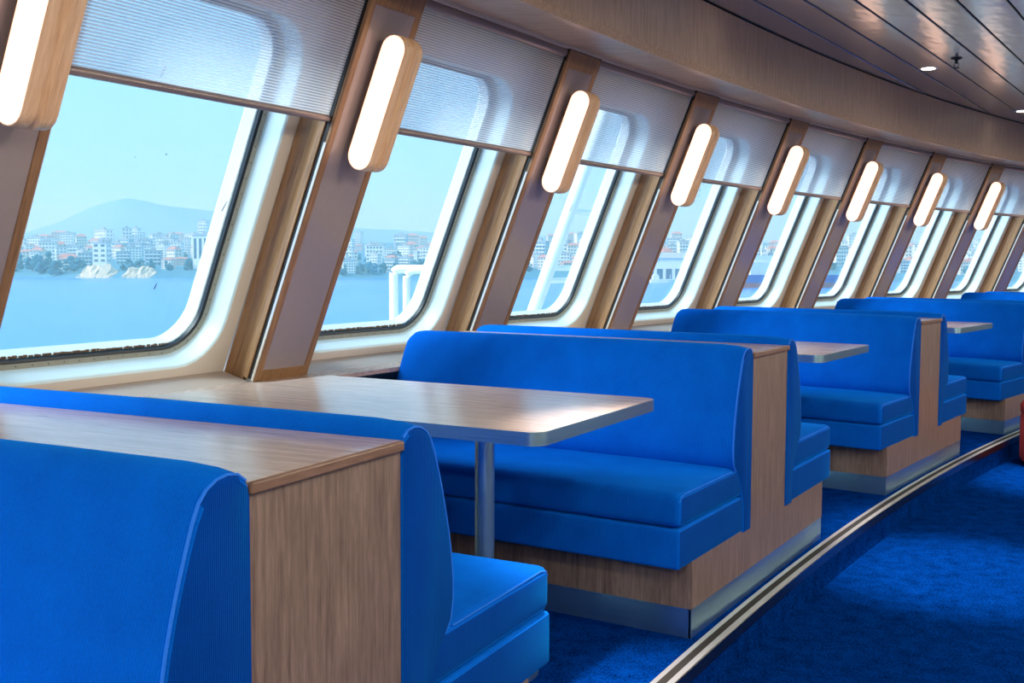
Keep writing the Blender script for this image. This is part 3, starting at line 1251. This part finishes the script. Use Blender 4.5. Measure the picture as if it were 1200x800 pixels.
def sea_mat():
    m, nt, b = new_mat('sea_water')
    b.inputs['Base Color'].default_value = srgb(70, 140, 235)
    b.inputs['Roughness'].default_value = 0.25
    b.inputs['IOR'].default_value = 1.33
    tc = nt.nodes.new('ShaderNodeTexCoord')
    mp = nt.nodes.new('ShaderNodeMapping')
    mp.inputs['Scale'].default_value = (0.5, 1.0, 1)
    nz = nt.nodes.new('ShaderNodeTexNoise')
    nz.inputs['Scale'].default_value = 0.6
    nz.inputs['Detail'].default_value = 4
    nt.links.new(tc.outputs['Object'], mp.inputs[0])
    nt.links.new(mp.outputs[0], nz.inputs['Vector'])
    bp = nt.nodes.new('ShaderNodeBump')
    bp.inputs['Strength'].default_value = 0.5
    bp.inputs['Distance'].default_value = 0.5
    nt.links.new(nz.outputs[0], bp.inputs['Height'])
    nt.links.new(bp.outputs[0], b.inputs['Normal'])


sea_mat()
sea = MB().box(-3500, 3500, -600, 1100, SEA_Z - 1, SEA_Z).build('sea', 'sea_water')
tag(sea, 'calm blue sea between the ferry and the shore', kind='structure')

plain('land_hazed', srgb(72, 130, 150), 0.9, noise=0.35, nscale=0.04)  # green shifted to blue: distance haze put into the colour
plain('hill_hazed', srgb(104, 150, 160), 0.95, noise=0.15, nscale=0.002)  # blue of the haze put into the hill's own colour
plain('rock', srgb(205, 190, 160), 0.9, noise=0.25, nscale=0.15)
plain('roof_red', srgb(196, 132, 112), 0.8)
plain('roof_grey', srgb(170, 176, 180), 0.8)
plain('wall_cream', srgb(238, 228, 212), 0.7)
plain('wall_white', srgb(246, 246, 242), 0.7)
plain('wall_pink', srgb(226, 200, 186), 0.7)
plain('wall_bluegrey', srgb(176, 196, 208), 0.7)
plain('pane_dark', srgb(70, 96, 116), 0.3)
plain('leaf_hazed', srgb(24, 96, 116), 0.9, noise=0.4, nscale=0.3)  # foliage colour carries the blue of the haze
plain('trunk', srgb(90, 76, 66), 0.9)

SH_Y = 690.0
# sea haze: a real scattering volume over the water, town and hill
hz = bpy.data.materials.new('sea_haze')
hz.use_nodes = True
hz.node_tree.nodes.clear()
hz_o = hz.node_tree.nodes.new('ShaderNodeOutputMaterial')
hz_s = hz.node_tree.nodes.new('ShaderNodeVolumeScatter')
hz_s.inputs['Color'].default_value = (0.50, 0.92, 1.0, 1)
hz_s.inputs['Density'].default_value = HAZE
hz.node_tree.links.new(hz_s.outputs[0], hz_o.inputs['Volume'])
M['sea_haze'] = hz
hzo = MB().box(-4200, 5200, 80, 9000, SEA_Z + 0.2, 420).build('sea_haze', 'sea_haze')
tag(hzo, 'pale blue sea haze over the water and the town', kind='structure')
hz2 = hz.copy()
hz2.node_tree.nodes['Volume Scatter'].inputs['Density'].default_value = HAZE * 7
M['sea_haze_low'] = hz2
hzl = MB().box(-1500, 2000, 90, 1400, SEA_Z + 0.25, 62).build('sea_haze', 'sea_haze_low')
tag(hzl, 'denser haze lying low over the water and the town', kind='structure')


def shore_y(x):
    return SH_Y + 12 * math.sin(x * 0.013 + 1.0) + 6 * math.sin(x * 0.05)


def land_z(x, y):
    d = y - shore_y(x)
    if d < 0:
        return SEA_Z - 1.5
    bank = 3.5 * min(1, d / 10)
    z = SEA_Z + bank + 0.050 * min(d, 600) + 2.5 * math.sin(x * 0.011) * min(1, d / 120) + 2.0 * math.sin(x * 0.031 + y * 0.02) * min(1, d / 60)
    return z


def terrain():
    vs, fs = [], []
    nx, ny = 150, 30
    for j in range(ny + 1):
        for i in range(nx + 1):
            x = -700 + 1500 * i / nx
            t = (j / ny) ** 2
            y = shore_y(x) + (-3 if j == 0 else 0) + 1100 * t
            vs.append((x, y, land_z(x, y) if j else SEA_Z - 1.5))
    for j in range(ny):
        for i in range(nx):
            a = j * (nx + 1) + i
            fs.append((a, a + 1, a + nx + 2, a + nx + 1))
    o = MB().add(vs, fs).build('shore_land', 'land_hazed', None, 60)
    tag(o, 'haze-tinted green built-up shore rising from the water', kind='structure')
    # the bare round hill far behind the town
    hx, hy = -1640, 4500
    vs, fs = [], []
    nx, ny = 90, 16
    prof = [(-3000, 0), (-2600, 90), (-2110, 112), (-1940, 155), (-1826, 205), (-1730, 240), (-1646, 257), (-1560, 250), (-1468, 236), (-1300, 206), (-1000, 170), (-600, 130), (0, 105), (800, 96), (2000, 90), (3500, 60)]

    def ph(x):
        for (xa, za), (xb, zb) in zip(prof, prof[1:]):
            if xa <= x <= xb:
                t = (x - xa) / (xb - xa)
                t = t * t * (3 - 2 * t) * 0.3 + t * 0.7
                return za + (zb - za) * t
        return 0
    for j in range(ny + 1):
        for i in range(nx + 1):
            x = -3000 + 6400 * i / nx
            t = j / ny
            y = 3300 + 2400 * t
            prof_t = math.sin(PI * min(1, t * 1.0)) ** 0.8
            k = (ph(x) + 0) * (prof_t if t <= 0.5 else prof_t)
            vs.append((x * (y / 4500), y, SEA_Z + (k + 10 * math.sin(x * 0.01 + j)) * (1 if 0 < j < ny else 0)))
    for j in range(ny):
        for i in range(nx):
            a = j * (nx + 1) + i
            fs.append((a, a + 1, a + nx + 2, a + nx + 1))
    o = MB().add(vs, fs).build('distant_hill', 'hill_hazed', None, 60)
    tag(o, 'bare round hill in the haze far behind the town', 'hill', kind='structure')


terrain()


def make_building(w, d, h, floors, cols, wall, roof, style):
    root = empty('building', Matrix.Identity(4))
    MB().box(-w / 2, w / 2, -d / 2, d / 2, -6, h).build('wall', wall, root)
    if style == 'hip':
        e = 0.5
        vs = [(-w / 2 - e, -d / 2 - e, h), (w / 2 + e, -d / 2 - e, h), (w / 2 + e, d / 2 + e, h), (-w / 2 - e, d / 2 + e, h),
              (-w / 4, 0, h + 2.4), (w / 4, 0, h + 2.4)]
        MB().add(vs, [(0, 1, 5, 4), (1, 2, 5), (2, 3, 4, 5), (3, 0, 4), (0, 3, 2, 1)]).build('roof', roof, root)
    else:
        MB().box(-w / 2 - 0.3, w / 2 + 0.3, -d / 2 - 0.3, d / 2 + 0.3, h, h + 0.7).box(-w / 6, w / 8, -1.5, 1.5, h + 0.7, h + 2.6).build('roof', roof, root)
    mb = MB()
    fh = h / floors
    cw = w / cols
    for i in range(floors):
        for j in range(cols):
            if style == 'columns':
                x0 = -w / 2 + cw * (j + 0.25)
                if i == 0:
                    mb.box(x0, x0 + cw * 0.5, -d / 2 - 0.05, -d / 2 + 0.3, 1.0, h - 1.6)
            else:
                x0 = -w / 2 + cw * (j + 0.22)
                z0 = fh * (i + 0.3)
                mb.box(x0, x0 + cw * 0.56, -d / 2 - 0.05, -d / 2 + 0.3, z0, z0 + fh * 0.45)
    for sx in (-1, 1):
        for i in range(floors):
            z0 = fh * (i + 0.3)
            for yy in (-0.25, 0.2):
                a, b = sorted((sx * (w / 2 + 0.05), sx * (w / 2 - 0.3)))
                mb.box(a, b, d * yy, d * yy + 1.6, z0, z0 + fh * 0.45)
    tag(mb.build('windows', 'pane_dark', root), kind='stuff')
    if style == 'balcony':
        bb = MB()
        for i in range(1, floors):
            bb.box(-w * 0.42, w * 0.42, -d / 2 - 1.2, -d / 2, fh * i - 0.1, fh * i + 0.15)
            bb.box(-w * 0.42, w * 0.42, -d / 2 - 1.2, -d / 2 - 1.1, fh * i + 0.15, fh * i + 1.0)
        tag(bb.build('balconies', 'wall_white', root), kind='stuff')
    return root


WBEAR = [(-0.247, 'leftmost'), (-0.04, 'second'), (0.107, 'third'), (0.192, 'fourth'), (0.272, 'fifth'), (0.335, 'sixth'), (0.39, 'seventh'), (9, 'eighth')]


def window_gap(b):
    """bearings that show between the pillars, with room for a step to either side"""
    return any(lo < b < hi for lo, hi in ((-0.50, -0.22), (-0.19, -0.02), (-0.02, 0.11), (0.10, 0.20), (0.19, 0.285), (0.27, 0.36), (0.35, 0.5)))


def window_word(x, y):
    return next(w for b, w in WBEAR if x / y < b)


kinds = [
    make_building(11, 9, 12, 4, 4, 'wall_cream', 'roof_red', 'hip'),
    make_building(14, 10, 15, 5, 5, 'wall_white', 'roof_grey', 'flat'),
    make_building(9, 9, 18, 6, 3, 'wall_white', 'roof_grey', 'balcony'),
    make_building(18, 10, 9, 3, 6, 'wall_pink', 'roof_red', 'hip'),
    make_building(13, 10, 13, 4, 4, 'wall_bluegrey', 'roof_grey', 'balcony'),
]
k_lab = ['far cream house with red roof', 'far white flat-roofed block', 'far slim white block with balconies',
         'far long pink house with red roof', 'far blue-grey block with balconies']
used = [False] * len(kinds)
rnd = random.Random(11)
named = make_building(17, 11, 16, 5, 5, 'wall_white', 'roof_grey', 'columns')
x_n = -208.0
named.matrix_world = Matrix.Translation((x_n, 712, land_z(x_n, 712) + 6.0))
tag(named, 'white building with tall columns, at the right in the leftmost window', 'building')
named2 = make_building(9, 8, 13, 4, 2, 'wall_white', 'roof_grey', 'flat')
x2 = -277
named2.matrix_world = Matrix.Translation((x2, 708, land_z(x2, 708) + 5))
tag(named2, 'white four-storey block among trees, middle of the leftmost window', 'building')
rows = [(28, 40, 19), (56, 70, 15), (88, 104, 14.5), (122, 142, 15), (162, 188, 16), (210, 240, 18), (265, 300, 20), (330, 370, 23), (410, 460, 26), (510, 570, 32)]
bpos = [(x_n, 712), (x2, 708)]
total = 0
for (da, db, sx) in rows:
    y_mid = 690 + (da + db) / 2
    xl, xr = -0.50 * y_mid, 0.50 * y_mid
    x = xl + rnd.uniform(0, 10)
    while x < xr:
        vis = window_gap(x / y_mid)
        if vis and rnd.random() < (0.55 if da < 50 else 0.9) and not (da < 60 and (abs(x - x_n) < 22 or abs(x - x2) < 16)):
            y = shore_y(x) + rnd.uniform(da, db)
            if any((x - a) ** 2 + (y - b) ** 2 < 14.5 ** 2 for a, b in bpos):
                x += sx * 0.4
                continue
            bpos.append((x, y))
            q = rnd.choices(range(5), (3, 4, 2, 2, 2))[0]
            if not used[q]:
                o = kinds[q]
                used[q] = True
            else:
                o = copy_tree(kinds[q])
                o.name = 'building'
            sc = rnd.uniform(0.58, 0.82) * (1 + da / 1500)
            o.matrix_world = (Matrix.Translation((x, y, land_z(x, y))) @ Matrix.Rotation(rnd.uniform(-0.5, 0.5), 4, 'Z')
                              @ Matrix.Diagonal((sc, sc, sc * rnd.uniform(0.8, 1.15), 1)))
            w = window_word(x, y)
            r_ = 'near shore' if da < 65 else 'mid-slope' if da < 270 else 'skyline'
            tag(o, '%s, %s, %s window from the left' % (k_lab[q], r_, w), 'building', '%s in the town, %s, %s window' % (k_lab[q], r_, w))
            total += 1
        x += sx * rnd.uniform(0.75, 1.5)

# trees on the shore


def make_tree(seed):
    root = empty('shore_tree', Matrix.Identity(4))
    r = random.Random(seed)
    bm = bmesh.new()
    for b in range(13):
        a_ = r.uniform(0, 6.28)
        c = Vector((3.6 * r.random() ** 0.5 * math.cos(a_), 3.0 * r.random() ** 0.5 * math.sin(a_), r.uniform(1.4, 9.0)))
        res = bmesh.ops.create_icosphere(bm, subdivisions=2, radius=r.uniform(1.2, 2.4))
        for v in res['verts']:
            v.co = v.co * (1 + r.uniform(-0.16, 0.16)) + c
    mb = MB()
    bm.verts.index_update()
    mb.add([tuple(v.co) for v in bm.verts], [tuple(v.index for v in f.verts) for f in bm.faces])
    bm.free()
    mb.build('foliage', 'leaf_hazed', root)
    MB().tube([(0, 0, -3), (0.2, 0, 3), (0, 0.1, 6)], [0.5, 0.4, 0.2], 6).build('trunk', 'trunk', root)
    return root


trees = [make_tree(s) for s in (1, 2, 3)]
t_used = [False] * 3
cnt = 0


placed = []
def put_tree(x, y, sc):
    global cnt
    if any((x - a) ** 2 + (y - b) ** 2 < (5.4 * (sc + c)) ** 2 for a, b, c in placed):
        return
    if any((x - a) ** 2 + (y - b) ** 2 < (9.0 + 5 * sc) ** 2 for a, b in bpos):
        return
    if -286 < x < -232 and y < shore_y(x) + 17:
        return
    placed.append((x, y, sc))
    q = cnt % 3
    cnt += 1
    if not t_used[q]:
        o = trees[q]
        t_used[q] = True
    else:
        o = copy_tree(trees[q])
        o.name = 'shore_tree'
    o.matrix_world = Matrix.Translation((x, y, land_z(x, y))) @ Matrix.Rotation(rnd.uniform(0, 6), 4, 'Z') @ Matrix.Diagonal((sc, sc, sc, 1))
    w = window_word(x, y)
    d = y - shore_y(x)
    r_ = 'at the waterline' if d < 16 else 'behind the waterline' if d < 40 else 'between the houses'
    tag(o, 'dark tree %s on the far shore, %s window from the left' % (r_, w), 'tree', 'shore trees %s, %s window' % (r_, w))


for i in range(260):
    x = rnd.uniform(-335, -287)
    put_tree(x, shore_y(x) + rnd.uniform(3, 30), rnd.uniform(0.8, 1.25))
for i in range(120):
    x = rnd.uniform(-262, -195)
    put_tree(x, shore_y(x) + rnd.uniform(18, 70), rnd.uniform(0.4, 0.75))
for i in range(120):
    x = rnd.uniform(-130, -35)
    put_tree(x, shore_y(x) + rnd.uniform(6, 55), rnd.uniform(0.4, 0.85))
for i in range(260):
    x = rnd.uniform(-340, 330)
    if window_gap(x / 740):
        put_tree(x, shore_y(x) + rnd.uniform(8, 200), rnd.uniform(0.4, 0.75))


# pale cliffs at the waterline
def cliff(x0, x1, hgt, seed):
    r = random.Random(seed)
    n = 18
    vs, fs = [], []
    for i in range(n + 1):
        x = x0 + (x1 - x0) * i / n
        env = math.sin(PI * i / n) ** 0.4
        for j in range(5):
            t = j / 4
            y = shore_y(x) - 1 + t * 12 + r.uniform(-1, 1)
            z = SEA_Z - 0.5 + hgt * env * t * (0.8 + 0.3 * r.random()) + (0.4 if j == 4 else 0)
            vs.append((x + r.uniform(-1, 1), y, z))
    for i in range(n):
        for j in range(4):
            a = i * 5 + j
            fs.append((a, a + 5, a + 6, a + 1))
    o = MB().add(vs, fs).build('shore_cliff', 'rock', None)
    return o


tag(cliff(-284, -258, 9.5, 3), 'pale rocky cliff at the waterline, left one of two', 'cliff')
tag(cliff(-256, -234, 8.0, 5), 'pale rocky cliff at the waterline, right one of two', 'cliff')


# harbour shed and moored vessels seen through the windows farther right
plain('hull_red', srgb(176, 92, 92), 0.6)
plain('hull_blue', srgb(60, 104, 170), 0.6)
shed = empty('harbour_shed', Matrix.Translation((94, 668, SEA_Z)))
tag(shed, 'long white harbour shed at the waterline, fourth window from the left', 'building')
MB().box(-18, 18, -10, 10, -1, 14).build('wall', 'wall_white', shed)
MB().prism([(-11, 14), (11, 14), (0, 17.5)], 'x', -18.5, 18.5).build('roof', 'roof_grey', shed)
mb = MB()
for i in range(6):
    mb.box(-16 + i * 5.6, -12.4 + i * 5.6, -10.1, -9.8, 1.2, 7.5)
tag(mb.build('doors', 'pane_dark', shed), kind='stuff')


def make_ship(L, B, H, name, lo, hi):
    root = empty(name, Matrix.Identity(4))

    def outline(k, dz):
        pts = []
        for i in range(13):
            t = i / 12
            w = B / 2 * min(1, (1 - t) * 3.2) ** 0.6 * (0.9 if t < 0.05 else 1)
            pts.append((-L / 2 + L * t * k, -w * k))
        pts2 = [(x, -y) for x, y in reversed(pts[:-1])]
        return [(x, y, dz) for x, y in pts + pts2]
    ring_mesh([outline(0.94, -1.0), outline(0.96, H * 0.4)]).build('lower_hull', lo, root, 40)
    u = ring_mesh([outline(0.96, H * 0.4), outline(1.0, H), outline(0.98, H * 0.93)])
    n = 25
    o = len(u.v)
    u.f.append(tuple(range(o - len(outline(1, 0)), o)))
    u.build('upper_hull', hi, root, 40)
    MB().box(-L * 0.42, -L * 0.18, -B * 0.36, B * 0.36, H * 0.93, H * 2.0).box(-L * 0.38, -L * 0.22, -B * 0.3, B * 0.3, H * 2.0, H * 2.5).build('deckhouse', 'wall_white', root)
    MB().tube([(-L * 0.3, 0, H * 2.5), (-L * 0.3, 0, H * 3.6)], 0.02 * H + 0.1, 6).tube([(L * 0.25, 0, H * 0.93), (L * 0.25, 0, H * 2.4)], 0.02 * H + 0.1, 6).build('mast', 'wall_white', root)
    MB().box(-L * 0.179, -L * 0.177, -B * 0.3, B * 0.3, H * 1.5, H * 1.75).build('bridge_window', 'pane_dark', root)
    return root


sh = make_ship(58, 10, 6.0, 'cargo_ship', 'hull_red', 'hull_blue')
sh.matrix_world = Matrix.Translation((128, 500, SEA_Z)) @ Matrix.Rotation(0.25, 4, 'Z')
tag(sh, 'moored cargo ship with red lower hull, fifth and sixth window', 'ship')
bt = make_ship(15, 4, 2.0, 'motor_boat', 'wall_white', 'wall_white')
bt.matrix_world = Matrix.Translation((80, 600, SEA_Z)) @ Matrix.Rotation(0.1, 4, 'Z')
tag(bt, 'small white motor boat on the water, fourth window from the left', 'boat')
